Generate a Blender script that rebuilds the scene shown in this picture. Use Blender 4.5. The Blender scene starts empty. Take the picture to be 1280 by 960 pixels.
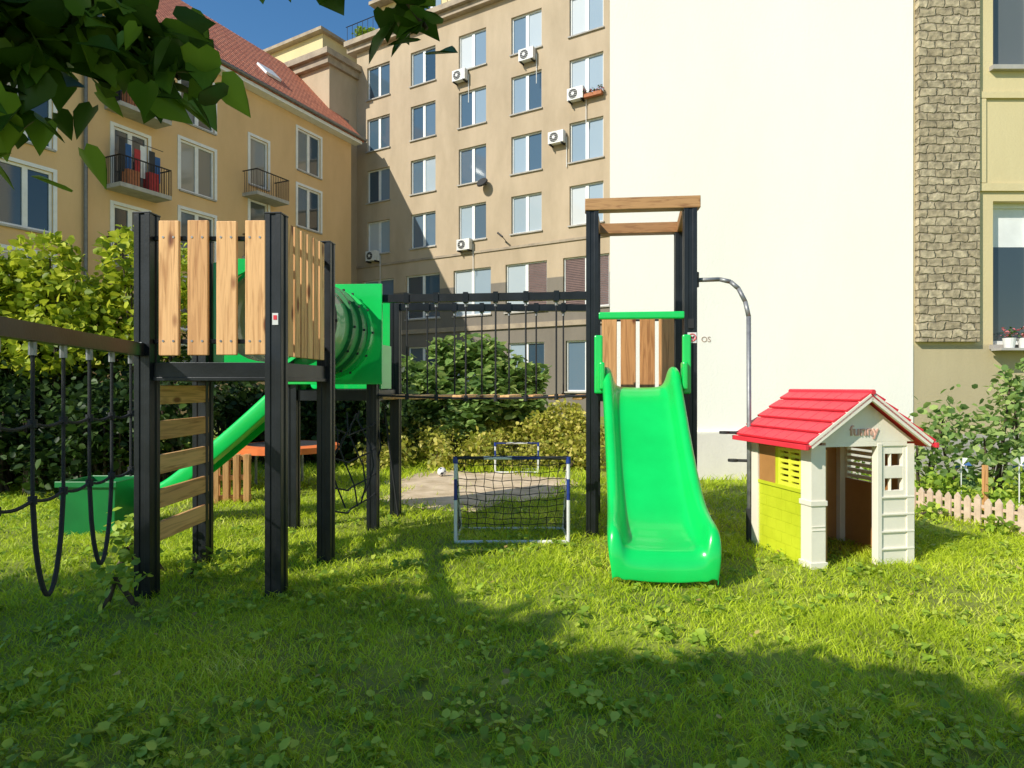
import bpy, math, random
import numpy as np
from mathutils import Vector, Matrix
random.seed(7); rng=np.random.default_rng(7)
SC=bpy.context.scene
COL=SC.collection

# ------------------------------------------------------------ materials
def new_mat(name):
    m=bpy.data.materials.new(name); m.use_nodes=True
    nt=m.node_tree; nt.nodes.clear()
    out=nt.nodes.new('ShaderNodeOutputMaterial')
    b=nt.nodes.new('ShaderNodeBsdfPrincipled')
    nt.links.new(b.outputs[0],out.inputs[0])
    return m,nt,b,out
def N(nt,t,**k):
    n=nt.nodes.new(t)
    for a,v in k.items(): setattr(n,a,v)
    return n
def rgba(c): return (c[0],c[1],c[2],1)
def coords(nt,scale=(1,1,1),rnd=False):
    tc=N(nt,'ShaderNodeTexCoord'); mp=N(nt,'ShaderNodeMapping')
    mp.inputs['Scale'].default_value=scale
    nt.links.new(tc.outputs['Object'],mp.inputs['Vector'])
    if not rnd: return mp.outputs[0]
    at=N(nt,'ShaderNodeAttribute',attribute_name='rnd')
    mul=N(nt,'ShaderNodeMath',operation='MULTIPLY'); mul.inputs[1].default_value=37.0
    nt.links.new(at.outputs['Fac'],mul.inputs[0])
    add=N(nt,'ShaderNodeVectorMath',operation='ADD')
    nt.links.new(mp.outputs[0],add.inputs[0]); nt.links.new(mul.outputs[0],add.inputs[1])
    return add.outputs[0]
def ramp(nt,fac,stops):
    r=N(nt,'ShaderNodeValToRGB'); e=r.color_ramp.elements
    while len(e)<len(stops): e.new(0.5)
    for i,(p,c) in enumerate(stops):
        e[i].position=p; e[i].color=rgba(c)
    nt.links.new(fac,r.inputs[0]); return r.outputs[0]
def pmat(name,c1,c2=None,scale=3.0,rough=0.6,bump=0.0,bscale=None,metal=0.0,spec=0.5,stretch=(1,1,1),rnd=False,coat=0.0,lo=0.35,hi=0.65):
    m,nt,b,o=new_mat(name)
    c2=c2 or tuple(x*0.75 for x in c1)
    v=coords(nt,stretch,rnd)
    n=N(nt,'ShaderNodeTexNoise'); n.inputs['Scale'].default_value=scale; n.inputs['Detail'].default_value=6; n.inputs['Roughness'].default_value=.6
    nt.links.new(v,n.inputs['Vector'])
    nt.links.new(ramp(nt,n.outputs['Fac'],[(lo,c2),(hi,c1)]),b.inputs['Base Color'])
    b.inputs['Roughness'].default_value=rough; b.inputs['Metallic'].default_value=metal
    b.inputs['Specular IOR Level'].default_value=spec; b.inputs['Coat Weight'].default_value=coat
    if bump>0:
        n2=N(nt,'ShaderNodeTexNoise'); n2.inputs['Scale'].default_value=bscale or scale*6; n2.inputs['Detail'].default_value=5
        nt.links.new(v,n2.inputs['Vector'])
        bp=N(nt,'ShaderNodeBump'); bp.inputs['Strength'].default_value=bump; bp.inputs['Distance'].default_value=0.02
        nt.links.new(n2.outputs['Fac'],bp.inputs['Height']); nt.links.new(bp.outputs[0],b.inputs['Normal'])
    return m
def wood(name,light,dark,axis='z'):
    m,nt,b,o=new_mat(name)
    s={'z':(26,26,1.6),'x':(1.6,26,26),'y':(26,1.6,26)}[axis]
    v=coords(nt,s,True)
    n=N(nt,'ShaderNodeTexNoise'); n.inputs['Scale'].default_value=1.2; n.inputs['Detail'].default_value=7; n.inputs['Distortion'].default_value=1.2
    nt.links.new(v,n.inputs['Vector'])
    c=ramp(nt,n.outputs['Fac'],[(0.32,dark),(0.52,light),(0.75,tuple(x*1.12 for x in light))])
    s2={'z':(7,7,2.6),'x':(2.6,7,7),'y':(7,2.6,7)}[axis]
    v2=coords(nt,s2,True)
    vo=N(nt,'ShaderNodeTexVoronoi'); vo.inputs['Scale'].default_value=1.0
    nt.links.new(v2,vo.inputs['Vector'])
    k=ramp(nt,vo.outputs['Distance'],[(0.10,(0.3,0.16,0.08)),(0.2,(1,1,1))])
    mx=N(nt,'ShaderNodeMix',data_type='RGBA',blend_type='MULTIPLY'); mx.inputs[0].default_value=1
    nt.links.new(c,mx.inputs[6]); nt.links.new(k,mx.inputs[7])
    at=N(nt,'ShaderNodeAttribute',attribute_name='rnd')
    r2=ramp(nt,at.outputs['Fac'],[(0,(0.86,0.76,0.66)),(1,(1.08,1.06,1.03))])
    mx2=N(nt,'ShaderNodeMix',data_type='RGBA',blend_type='MULTIPLY'); mx2.inputs[0].default_value=1
    nt.links.new(mx.outputs[2],mx2.inputs[6]); nt.links.new(r2,mx2.inputs[7])
    nt.links.new(mx2.outputs[2],b.inputs['Base Color'])
    b.inputs['Roughness'].default_value=0.65
    bp=N(nt,'ShaderNodeBump'); bp.inputs['Strength'].default_value=0.25; bp.inputs['Distance'].default_value=0.01
    nt.links.new(n.outputs['Fac'],bp.inputs['Height']); nt.links.new(bp.outputs[0],b.inputs['Normal'])
    return m
def leafmat(name,stops,trans=0.35,rough=0.5,patch=0.0):
    m,nt,b,o=new_mat(name)
    at=N(nt,'ShaderNodeAttribute',attribute_name='rnd')
    fac=at.outputs['Fac']
    if patch>0:
        v=coords(nt)
        n=N(nt,'ShaderNodeTexNoise'); n.inputs['Scale'].default_value=patch; n.inputs['Detail'].default_value=4
        nt.links.new(v,n.inputs['Vector'])
        mp=N(nt,'ShaderNodeMapRange'); mp.inputs['From Min'].default_value=.3; mp.inputs['From Max'].default_value=.7
        nt.links.new(n.outputs['Fac'],mp.inputs['Value'])
        mm=N(nt,'ShaderNodeMix',data_type='FLOAT'); mm.inputs[0].default_value=.5
        nt.links.new(fac,mm.inputs[2]); nt.links.new(mp.outputs[0],mm.inputs[3]); fac=mm.outputs[0]
    c=ramp(nt,fac,stops)
    nt.links.new(c,b.inputs['Base Color']); b.inputs['Roughness'].default_value=rough; b.inputs['Specular IOR Level'].default_value=.3
    t=N(nt,'ShaderNodeBsdfTranslucent'); nt.links.new(c,t.inputs[0])
    mx=N(nt,'ShaderNodeMixShader'); mx.inputs[0].default_value=trans
    nt.links.new(b.outputs[0],mx.inputs[1]); nt.links.new(t.outputs[0],mx.inputs[2]); nt.links.new(mx.outputs[0],o.inputs[0])
    return m
def glassmat(name,stops,rough=0.06):
    m,nt,b,o=new_mat(name)
    at=N(nt,'ShaderNodeAttribute',attribute_name='rnd')
    nt.links.new(ramp(nt,at.outputs['Fac'],stops),b.inputs['Base Color'])
    b.inputs['Roughness'].default_value=rough; b.inputs['Specular IOR Level'].default_value=.9
    return m
def plaster(name,c,stain,zlow=None,lowc=None,band=0.0):
    m,nt,b,o=new_mat(name)
    v=coords(nt,(1,1,.35))
    n=N(nt,'ShaderNodeTexNoise'); n.inputs['Scale'].default_value=.55; n.inputs['Detail'].default_value=8; n.inputs['Roughness'].default_value=.65
    nt.links.new(v,n.inputs['Vector'])
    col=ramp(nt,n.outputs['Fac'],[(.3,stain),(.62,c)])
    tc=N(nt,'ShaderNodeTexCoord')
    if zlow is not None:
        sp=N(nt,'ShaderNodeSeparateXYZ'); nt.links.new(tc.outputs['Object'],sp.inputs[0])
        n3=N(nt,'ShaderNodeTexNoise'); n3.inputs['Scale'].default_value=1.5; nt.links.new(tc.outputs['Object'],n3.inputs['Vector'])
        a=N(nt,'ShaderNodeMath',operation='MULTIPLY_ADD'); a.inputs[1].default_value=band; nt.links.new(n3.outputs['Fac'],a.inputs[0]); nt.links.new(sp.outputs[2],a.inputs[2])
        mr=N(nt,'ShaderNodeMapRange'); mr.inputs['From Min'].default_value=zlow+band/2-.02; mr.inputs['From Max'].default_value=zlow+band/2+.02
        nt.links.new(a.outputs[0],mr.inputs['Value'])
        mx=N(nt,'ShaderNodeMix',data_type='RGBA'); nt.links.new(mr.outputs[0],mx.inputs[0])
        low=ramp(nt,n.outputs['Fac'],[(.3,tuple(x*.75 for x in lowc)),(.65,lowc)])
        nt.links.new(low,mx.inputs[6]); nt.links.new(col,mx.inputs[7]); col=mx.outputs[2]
    nt.links.new(col,b.inputs['Base Color']); b.inputs['Roughness'].default_value=.9; b.inputs['Specular IOR Level'].default_value=.2
    n2=N(nt,'ShaderNodeTexNoise'); n2.inputs['Scale'].default_value=28; n2.inputs['Detail'].default_value=5
    nt.links.new(tc.outputs['Object'],n2.inputs['Vector'])
    bp=N(nt,'ShaderNodeBump'); bp.inputs['Strength'].default_value=.2; bp.inputs['Distance'].default_value=.02
    nt.links.new(n2.outputs['Fac'],bp.inputs['Height']); nt.links.new(bp.outputs[0],b.inputs['Normal'])
    return m

M={}
M['black']=pmat('black_metal',(.022,.025,.03),(.011,.013,.015),4,.36,0.05,60,metal=.3)
M['woodv']=wood('larch_vertical',(.84,.49,.22),(.52,.25,.09),'z')
M['woodh']=wood('larch_horizontal',(.82,.49,.21),(.5,.25,.09),'y')
M['woodx']=wood('larch_beam',(.44,.24,.10),(.26,.12,.045),'x')
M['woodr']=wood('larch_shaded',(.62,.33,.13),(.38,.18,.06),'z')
M['green']=pmat('green_plastic',(.005,.62,.11),(.004,.54,.09),2,.28,0.03,40,coat=.3,rnd=False)
M['greend']=pmat('dark_green_plastic',(.01,.22,.05),(.008,.16,.04),2,.35)
M['rope']=pmat('black_rope',(.025,.025,.028),None,60,.8,.4,200)
M['steel']=pmat('galvanised_steel',(.34,.34,.34),(.22,.22,.23),12,.5,metal=.5)
M['white']=pmat('white_paint',(.8,.79,.76),(.70,.69,.66),5,.5)
M['cream']=pmat('cream_plastic',(.92,.85,.71),(.84,.77,.63),3,.5,.05,50)
M['red']=pmat('red_plastic',(.88,.045,.07),(.76,.035,.055),3,.45,.04,40)
M['pink']=pmat('red_lettering',(.80,.46,.36),None,3,.5)
M['lime']=pmat('lime_plastic',(.64,.70,.03),(.54,.60,.02),3,.5,.04,40)
M['yellow']=pmat('yellow_green_plastic',(.85,.87,.07),(.75,.75,.06),3,.45)
M['brownp']=pmat('brown_plastic',(.52,.25,.08),(.42,.20,.06),3,.5)
M['mark']=pmat('faded_marking',(.55,.40,.30),None,3,.9)
M['orange']=pmat('orange_fabric',(.85,.2,.04),(.7,.15,.03),5,.7)
M['blue']=pmat('blue_paint',(.02,.05,.28),(.015,.035,.2),5,.4)
M['dark']=pmat('dark_grey',(.03,.03,.03),None,5,.6)
M['net']=pmat('net_cord',(.035,.035,.035),None,30,.8)
M['frame']=pmat('window_frame_white',(.84,.84,.82),(.74,.74,.72),3,.45)
M['glass']=glassmat('window_glass',[(0,(.03,.06,.09)),(.3,(.07,.12,.17)),(.5,(.2,.28,.36)),(.78,(.36,.44,.5)),(1,(.6,.62,.62))])  # sky reflection put into the pane colour as bluish stops
M['glass2']=glassmat('window_glass_dark',[(0,(.02,.03,.035)),(.5,(.06,.08,.09)),(.8,(.2,.2,.18)),(1,(.45,.42,.36))])
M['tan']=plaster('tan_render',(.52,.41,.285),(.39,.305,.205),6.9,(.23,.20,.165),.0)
M['ochre']=plaster('ochre_render',(.76,.51,.26),(.66,.43,.21))
M['beigew']=plaster('beige_render',(.72,.60,.34),(.60,.49,.27),2.1,(.58,.48,.29),.0)
M['whitew']=plaster('white_render',(.96,.915,.81),(.92,.87,.76),.72,(.84,.77,.68),.12)
M['stone']=pmat('cornice_stone',(.42,.34,.24),(.29,.23,.17),2,.8,.1,20)
M['concrete']=pmat('concrete',(.48,.45,.4),(.36,.33,.3),3,.85,.1,20)
M['acw']=pmat('ac_casing',(.78,.77,.74),(.68,.67,.64),4,.5)
M['iron']=pmat('wrought_iron',(.02,.02,.02),None,8,.5,metal=.4)
M['zinc']=pmat('zinc_pipe',(.22,.22,.21),None,6,.5,metal=.5)
M['pickets']=pmat('picket_wood',(.76,.58,.44),(.60,.44,.32),8,.75,rnd=True)
M['terr']=pmat('terracotta',(.5,.18,.08),None,8,.8)
M['cloth_b']=pmat('cloth_blue',(.05,.14,.35),None,6,.9); M['cloth_r']=pmat('cloth_red',(.5,.05,.05),None,6,.9)
M['bark']=pmat('bark',(.13,.09,.06),(.05,.035,.025),6,.95,.8,25,stretch=(3,3,.6))
M['sand']=pmat('sandy_soil',(.74,.58,.40),(.48,.36,.22),3,.95,.4,30)
M['louvre']=pmat('blind_brown',(.20,.12,.11),None,3,.6)
def tilemat():
    m,nt,b,o=new_mat('roof_tiles')
    v=coords(nt)
    w=N(nt,'ShaderNodeTexWave',wave_type='BANDS',bands_direction='X'); w.inputs['Scale'].default_value=1.3
    w2=N(nt,'ShaderNodeTexWave',wave_type='BANDS',bands_direction='Z'); w2.inputs['Scale'].default_value=1.6
    n=N(nt,'ShaderNodeTexNoise'); n.inputs['Scale'].default_value=4
    for q in (w,w2,n): nt.links.new(v,q.inputs['Vector'])
    nt.links.new(ramp(nt,n.outputs['Fac'],[(.3,(.52,.15,.08)),(.7,(.78,.28,.15))]),b.inputs['Base Color'])
    ad=N(nt,'ShaderNodeMath',operation='ADD'); nt.links.new(w.outputs[1],ad.inputs[0]); nt.links.new(w2.outputs[1],ad.inputs[1])
    bp=N(nt,'ShaderNodeBump'); bp.inputs['Strength'].default_value=.9; bp.inputs['Distance'].default_value=.08
    nt.links.new(ad.outputs[0],bp.inputs['Height']); nt.links.new(bp.outputs[0],b.inputs['Normal']); b.inputs['Roughness'].default_value=.8
    return m
M['tiles']=tilemat()
def brickmat():
    m,nt,b,o=new_mat('stone_brick')
    tc=N(nt,'ShaderNodeTexCoord'); sp=N(nt,'ShaderNodeSeparateXYZ'); cb=N(nt,'ShaderNodeCombineXYZ')
    n=N(nt,'ShaderNodeTexNoise'); n.inputs['Scale'].default_value=5; n.inputs['Detail'].default_value=4
    nt.links.new(tc.outputs['Object'],n.inputs['Vector'])
    mm=N(nt,'ShaderNodeMath',operation='MULTIPLY_ADD'); mm.inputs[1].default_value=.12
    mm2=N(nt,'ShaderNodeMath',operation='MULTIPLY_ADD'); mm2.inputs[1].default_value=.16
    nt.links.new(tc.outputs['Object'],sp.inputs[0]); nt.links.new(n.outputs['Fac'],mm.inputs[0]); nt.links.new(sp.outputs[2],mm.inputs[2])
    nt.links.new(n.outputs['Fac'],mm2.inputs[0]); nt.links.new(sp.outputs[0],mm2.inputs[2])
    nt.links.new(mm2.outputs[0],cb.inputs[0]); nt.links.new(mm.outputs[0],cb.inputs[1])
    br=N(nt,'ShaderNodeTexBrick'); br.inputs['Scale'].default_value=1
    br.inputs['Brick Width'].default_value=.25; br.inputs['Row Height'].default_value=.125; br.inputs['Mortar Size'].default_value=.016; br.inputs['Mortar Smooth'].default_value=.9
    br.inputs['Color1'].default_value=rgba((.56,.46,.30)); br.inputs['Color2'].default_value=rgba((.40,.32,.20)); br.inputs['Mortar'].default_value=rgba((.30,.24,.15))
    nt.links.new(cb.outputs[0],br.inputs['Vector'])
    n2=N(nt,'ShaderNodeTexNoise'); n2.inputs['Scale'].default_value=12; n2.inputs['Detail'].default_value=8
    nt.links.new(tc.outputs['Object'],n2.inputs['Vector'])
    k=ramp(nt,n2.outputs['Fac'],[(.3,(.55,.55,.55)),(.7,(1.2,1.2,1.2))])
    mx=N(nt,'ShaderNodeMix',data_type='RGBA',blend_type='MULTIPLY'); mx.inputs[0].default_value=1
    nt.links.new(br.outputs[0],mx.inputs[6]); nt.links.new(k,mx.inputs[7]); nt.links.new(mx.outputs[2],b.inputs['Base Color'])
    sb=N(nt,'ShaderNodeMath',operation='SUBTRACT'); nt.links.new(n2.outputs['Fac'],sb.inputs[0]); nt.links.new(br.outputs[1],sb.inputs[1])
    bp=N(nt,'ShaderNodeBump'); bp.inputs['Strength'].default_value=.8; bp.inputs['Distance'].default_value=.03
    nt.links.new(sb.outputs[0],bp.inputs['Height']); nt.links.new(bp.outputs[0],b.inputs['Normal']); b.inputs['Roughness'].default_value=.9
    return m
M['brick']=brickmat()
def tubemat():
    m,nt,b,o=new_mat('tube_plastic')
    b.inputs['Base Color'].default_value=(.30,.34,.24,1); b.inputs['Roughness'].default_value=.2; b.inputs['Coat Weight'].default_value=.5
    t=N(nt,'ShaderNodeBsdfTransparent'); t.inputs[0].default_value=(.55,.6,.45,1)
    mx=N(nt,'ShaderNodeMixShader'); mx.inputs[0].default_value=.2
    nt.links.new(b.outputs[0],mx.inputs[1]); nt.links.new(t.outputs[0],mx.inputs[2]); nt.links.new(mx.outputs[0],o.inputs[0])
    return m
M['tube']=tubemat()

# ------------------------------------------------------------ mesh builder
class MB:
    def __init__(s): s.v=[];s.f=[];s.m=[];s.r=[];s.mats=[]
    def mi(s,m):
        m=M[m] if isinstance(m,str) else m
        if m not in s.mats: s.mats.append(m)
        return s.mats.index(m)
    def add(s,vs,fs,m,rnd=None):
        o=len(s.v); s.v+= [tuple(p) for p in vs]; k=s.mi(m); r=random.random() if rnd is None else rnd
        for f in fs: s.f.append([i+o for i in f]); s.m.append(k); s.r.append(r)
    def box(s,c,d,m,R=None):
        c=Vector(c); hx,hy,hz=d[0]/2,d[1]/2,d[2]/2
        vs=[Vector((x,y,z)) for x in(-hx,hx) for y in(-hy,hy) for z in(-hz,hz)]
        if R is not None: vs=[R@p for p in vs]
        s.add([p+c for p in vs],[(0,1,3,2),(4,6,7,5),(0,4,5,1),(2,3,7,6),(0,2,6,4),(1,5,7,3)],m)
    def b2(s,x0,x1,y0,y1,z0,z1,m): s.box(((x0+x1)/2,(y0+y1)/2,(z0+z1)/2),(abs(x1-x0),abs(y1-y0),abs(z1-z0)),m)
    def beam(s,p0,p1,w,h,m,up=(0,0,1)):
        p0=Vector(p0);p1=Vector(p1);d=p1-p0;L=d.length;x=d/L;u=Vector(up)
        if abs(x.dot(u))>.99: u=Vector((0,1,0))
        y=u.cross(x).normalized(); z=x.cross(y)
        R=Matrix((x,y,z)).transposed()
        s.box((p0+p1)/2,(L,w,h),m,R)
    def cyl(s,p0,p1,r,m,n=8,r2=None,cap=True):
        p0=Vector(p0);p1=Vector(p1);r2=r if r2 is None else r2
        x=(p1-p0).normalized(); u=Vector((0,0,1)) if abs(x.z)<.9 else Vector((1,0,0))
        a=x.cross(u).normalized(); b=x.cross(a)
        vs=[p0+(a*math.cos(t)+b*math.sin(t))*r for t in [2*math.pi*i/n for i in range(n)]]+[p1+(a*math.cos(t)+b*math.sin(t))*r2 for t in [2*math.pi*i/n for i in range(n)]]
        fs=[(i,(i+1)%n,n+(i+1)%n,n+i) for i in range(n)]
        if cap: fs+= [tuple(range(n))[::-1],tuple(range(n,2*n))]
        s.add(vs,fs,m)
    def path(s,pts,r,m,n=6):
        for a,b in zip(pts[:-1],pts[1:]): s.cyl(a,b,r,m,n)
    def quad(s,pts,m,rnd=None): s.add(pts,[tuple(range(len(pts)))],m,rnd)
    def prism(s,poly,z0,z1,m):
        n=len(poly); vs=[(a,b,z0) for a,b in poly]+[(a,b,z1) for a,b in poly]
        s.add(vs,[(i,(i+1)%n,n+(i+1)%n,n+i) for i in range(n)]+[tuple(range(n,2*n)),tuple(range(n))[::-1]],m)
    def post(s,x,y,z0,z1,w,m='black',ang=0):
        h=w/2;g=.008;q=w*.16
        side=[(-h,-h),(-q,-h),(-q,-h+g),(q,-h+g),(q,-h)]
        prof=[]
        for k in range(4):
            c,sn=math.cos(k*math.pi/2+ang),math.sin(k*math.pi/2+ang)
            prof+=[(a*c-b*sn+x,a*sn+b*c+y) for a,b in side]
        n=len(prof)
        vs=[(a,b,z0) for a,b in prof]+[(a,b,z1) for a,b in prof]
        s.add(vs,[(i,(i+1)%n,n+(i+1)%n,n+i) for i in range(n)]+[tuple(range(n,2*n))],m)
        s.box((x,y,z1+.006),(w+.006,w+.006,.012),m,Matrix.Rotation(ang,3,'Z'))
    def make(s,name,parent=None,loc=(0,0,0),rz=0,smooth=False,bevel=0,subs=0):
        me=bpy.data.meshes.new(name); me.from_pydata(s.v,[],s.f)
        for m in s.mats: me.materials.append(m)
        me.polygons.foreach_set('material_index',s.m)
        a=me.attributes.new('rnd','FLOAT','FACE'); a.data.foreach_set('value',s.r)
        if smooth: me.polygons.foreach_set('use_smooth',[True]*len(s.f))
        me.update()
        o=bpy.data.objects.new(name,me); COL.objects.link(o); o.location=loc; o.rotation_euler=(0,0,rz)
        if parent: o.parent=parent
        if bevel:
            b=o.modifiers.new('bevel','BEVEL'); b.width=bevel; b.segments=2; b.limit_method='ANGLE'; b.angle_limit=math.radians(40)
        if subs:
            b=o.modifiers.new('sub','SUBSURF'); b.levels=subs; b.render_levels=subs
        return o
def empty(name,loc=(0,0,0),rz=0):
    e=bpy.data.objects.new(name,None); COL.objects.link(e); e.location=loc; e.rotation_euler=(0,0,rz); e.empty_display_size=.3
    return e
def text(name,body,size,mat,parent,loc,rot,ext=.002):
    c=bpy.data.curves.new(name,'FONT'); c.body=body; c.size=size; c.extrude=ext; c.align_x='CENTER'; c.align_y='CENTER'
    c.materials.append(M[mat]); o=bpy.data.objects.new(name,c); COL.objects.link(o); o.parent=parent; o.location=loc; o.rotation_euler=rot
    return o
def npmesh(name,V,F4,mat,rnd,parent=None):
    me=bpy.data.meshes.new(name)
    arrs=[a for a in F4 if len(a)]
    loops=np.concatenate([a.ravel() for a in arrs]).astype(np.int32)
    sizes=np.concatenate([np.full(len(a),a.shape[1]) for a in arrs]).astype(np.int32)
    starts=np.concatenate([[0],np.cumsum(sizes)[:-1]]).astype(np.int32)
    me.vertices.add(len(V)); me.vertices.foreach_set('co',V.astype(np.float32).ravel())
    me.loops.add(len(loops)); me.loops.foreach_set('vertex_index',loops)
    me.polygons.add(len(sizes)); me.polygons.foreach_set('loop_start',starts)
    try: me.polygons.foreach_set('loop_total',sizes)
    except Exception: pass
    me.update(calc_edges=True)
    me.materials.append(mat)
    a=me.attributes.new('rnd','FLOAT','FACE'); a.data.foreach_set('value',np.concatenate(rnd).astype(np.float32))
    o=bpy.data.objects.new(name,me); COL.objects.link(o)
    if parent: o.parent=parent
    return o
LEAF=np.array([(0,0,0),(-.36,.22,.07),(-.33,.62,.07),(0,1,-.05),(.33,.62,.07),(.36,.22,.07)])
LF=[(0,3,2,1),(0,5,4,3)]
HEART=np.array([(0,.05,0),(-.2,-.07,.04),(-.43,.1,.09),(-.44,.38,.1),(-.2,.75,.03),(0,1.08,-.12),(.2,.75,.03),(.44,.38,.1),(.43,.1,.09),(.2,-.07,.04)])
HF=[(0,5,4,3,2,1),(0,9,8,7,6,5)]
def leaves(name,C,S,mat,up=.6,heart=False,parent=None,hang=False,rnd=None):
    n=len(C)
    nr=rng.normal(size=(n,3)); nr/=np.linalg.norm(nr,axis=1)[:,None]
    nr=nr*(1-up)+np.array([0,0,1.0])*up; nr/=np.linalg.norm(nr,axis=1)[:,None]
    a=rng.normal(size=(n,3))
    if hang: a[:,2]-=1.6
    a-= (a*nr).sum(1)[:,None]*nr; a/=np.linalg.norm(a,axis=1)[:,None]
    b=np.cross(a,nr)
    T=HEART if heart else LEAF; FF=HF if heart else LF
    V=C[:,None,:]+S[:,None,None]*(T[None,:,0,None]*b[:,None,:]+T[None,:,1,None]*a[:,None,:]+T[None,:,2,None]*nr[:,None,:])
    k=len(T); off=np.arange(n)[:,None]*k
    F=[off+np.array(f)[None,:] for f in FF]
    r=rng.random(n) if rnd is None else rnd
    return npmesh(name,V.reshape(-1,3),F,mat,[r,r],parent=parent)
def clumps(centers,radii,n,shell=.55,squash=(1,1,1)):
    centers=np.array(centers,float); radii=np.array(radii,float)
    w=radii**2; w/=w.sum(); i=rng.choice(len(centers),n,p=w)
    d=rng.normal(size=(n,3)); d/=np.linalg.norm(d,axis=1)[:,None]
    r=(shell+(1-shell)*rng.random(n)**.6)*(1+.1*rng.normal(size=n))
    return centers[i]+d*r[:,None]*radii[i][:,None]*np.array(squash)

# ------------------------------------------------------------ world / sun / camera
EL=math.radians(36); AZ=np.array([.77,.64]); AZ/=np.linalg.norm(AZ)
w=bpy.data.worlds.new('World'); SC.world=w; w.use_nodes=True
nt=w.node_tree; nt.nodes.clear()
sky=nt.nodes.new('ShaderNodeTexSky'); sky.sky_type='NISHITA'; sky.sun_disc=False; sky.sun_elevation=EL
sky.sun_rotation=math.atan2(-AZ[0],-AZ[1]); sky.air_density=1.1; sky.dust_density=.1; sky.ozone_density=1.5
hs=nt.nodes.new('ShaderNodeHueSaturation'); hs.inputs['Saturation'].default_value=1.3
bg=nt.nodes.new('ShaderNodeBackground'); bg.inputs[1].default_value=.145
wo=nt.nodes.new('ShaderNodeOutputWorld'); nt.links.new(sky.outputs[0],hs.inputs['Color']); nt.links.new(hs.outputs[0],bg.inputs[0]); nt.links.new(bg.outputs[0],wo.inputs[0])
sl=bpy.data.lights.new('sun','SUN'); sl.energy=5.0; sl.angle=math.radians(.5); sl.color=(1,.955,.84)
so=bpy.data.objects.new('sun',sl); COL.objects.link(so)
L=Vector((AZ[0]*math.cos(EL),AZ[1]*math.cos(EL),-math.sin(EL)))
so.rotation_euler=L.to_track_quat('-Z','Y').to_euler(); so.location=(-10,-8,15)
cam=bpy.data.cameras.new('camera'); cam.lens=22.5; cam.sensor_width=36; cam.clip_start=.05; cam.clip_end=1000; cam.shift_y=.0023
co=bpy.data.objects.new('camera',cam); COL.objects.link(co); co.location=(0,0,1.45); co.rotation_euler=(math.radians(90),0,0); SC.camera=co
SC.view_settings.view_transform='Standard'; SC.view_settings.look='None'; SC.view_settings.exposure=0

# ------------------------------------------------------------ ground
gm=pmat('lawn_soil',(.30,.36,.035),(.16,.18,.035),1.5,.95,.6,25)
g=MB(); g.quad([(-300,-300,0),(300,-300,0),(300,300,0),(-300,300,0)],gm); g.make('ground')
sp=MB(); pts=[]
for i in range(60):
    t=2*math.pi*i/60; r=1+.12*math.sin(3*t+1)+.07*math.sin(7*t)+.04*math.sin(13*t+2)
    pts.append((-.55+1.35*r*math.cos(t),9.3+1.7*r*math.sin(t),.004))
sp.quad(pts,'sand'); sp.make('dirt_patch')
def in_sand(x,y):
    t=np.arctan2((y-9.3)/1.7,(x+.55)/1.35); r=1+.12*np.sin(3*t+1)+.07*np.sin(7*t)
    return (np.hypot((x+.55)/1.35,(y-9.3)/1.7)<r*(.75+.3*rng.random(len(x))))&(rng.random(len(x))<.985)
P=[];H=[];W=[]
for (d0,d1,dens,hw,ww) in [(1.6,2.6,5600,.04,.0021),(2.6,4.2,4600,.042,.0027),(4.2,6.5,2500,.048,.0036),(6.5,9.5,1000,.06,.005),(9.5,14,420,.11,.008)]:
    xw=.85*d1+.8; n=int((d1-d0)*2*xw*dens)
    x=rng.uniform(-xw,xw,n); y=rng.uniform(d0,d1,n)
    k=~in_sand(x,y)
    pn=np.sin(x*2.1+np.sin(y*1.7)*1.3)*np.sin(y*2.7+np.sin(x*1.3))+.6*np.sin(x*7.3+y*3.1)*np.sin(y*6.1-x*2.2)
    k&=rng.random(n)<(.80+.28*pn)
    k&=(y<9.9)|(x<1.4)
    x=x[k];y=y[k];pn=pn[k]
    P.append(np.stack([x,y],1)); H.append(hw*(.55+.9*rng.random(len(x))**1.5+.2*pn)); W.append(np.full(len(x),ww)*(.7+.7*rng.random(len(x))))
P=np.concatenate(P);H=np.concatenate(H);W=np.concatenate(W); n=len(P)
az=rng.uniform(0,2*np.pi,n); dx=np.cos(az);dy=np.sin(az); ln=H*rng.uniform(.4,1.9,n); la=rng.uniform(0,2*np.pi,n)
lx=np.cos(la)*ln; ly=np.sin(la)*ln
V=np.zeros((n,5,3))
V[:,0]=np.stack([P[:,0]-dx*W,P[:,1]-dy*W,np.zeros(n)],1); V[:,1]=np.stack([P[:,0]+dx*W,P[:,1]+dy*W,np.zeros(n)],1)
V[:,2]=np.stack([P[:,0]+dx*W*.8+lx*.35,P[:,1]+dy*W*.8+ly*.35,H*.6],1); V[:,3]=np.stack([P[:,0]-dx*W*.8+lx*.35,P[:,1]-dy*W*.8+ly*.35,H*.6],1)
V[:,4]=np.stack([P[:,0]+lx,P[:,1]+ly,H],1)
off=np.arange(n)[:,None]*5; r=rng.random(n)
grassm=leafmat('grass_blades',[(0,(.20,.29,.02)),(.42,(.46,.59,.025)),(.72,(.66,.77,.04)),(1,(.86,.82,.26))],.38,.5,patch=1.1)
npmesh('grass',V.reshape(-1,3),[off+np.array([[0,1,2,3]]),off+np.array([[3,2,4]])],grassm,[r,r])
C=[];S=[]
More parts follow.
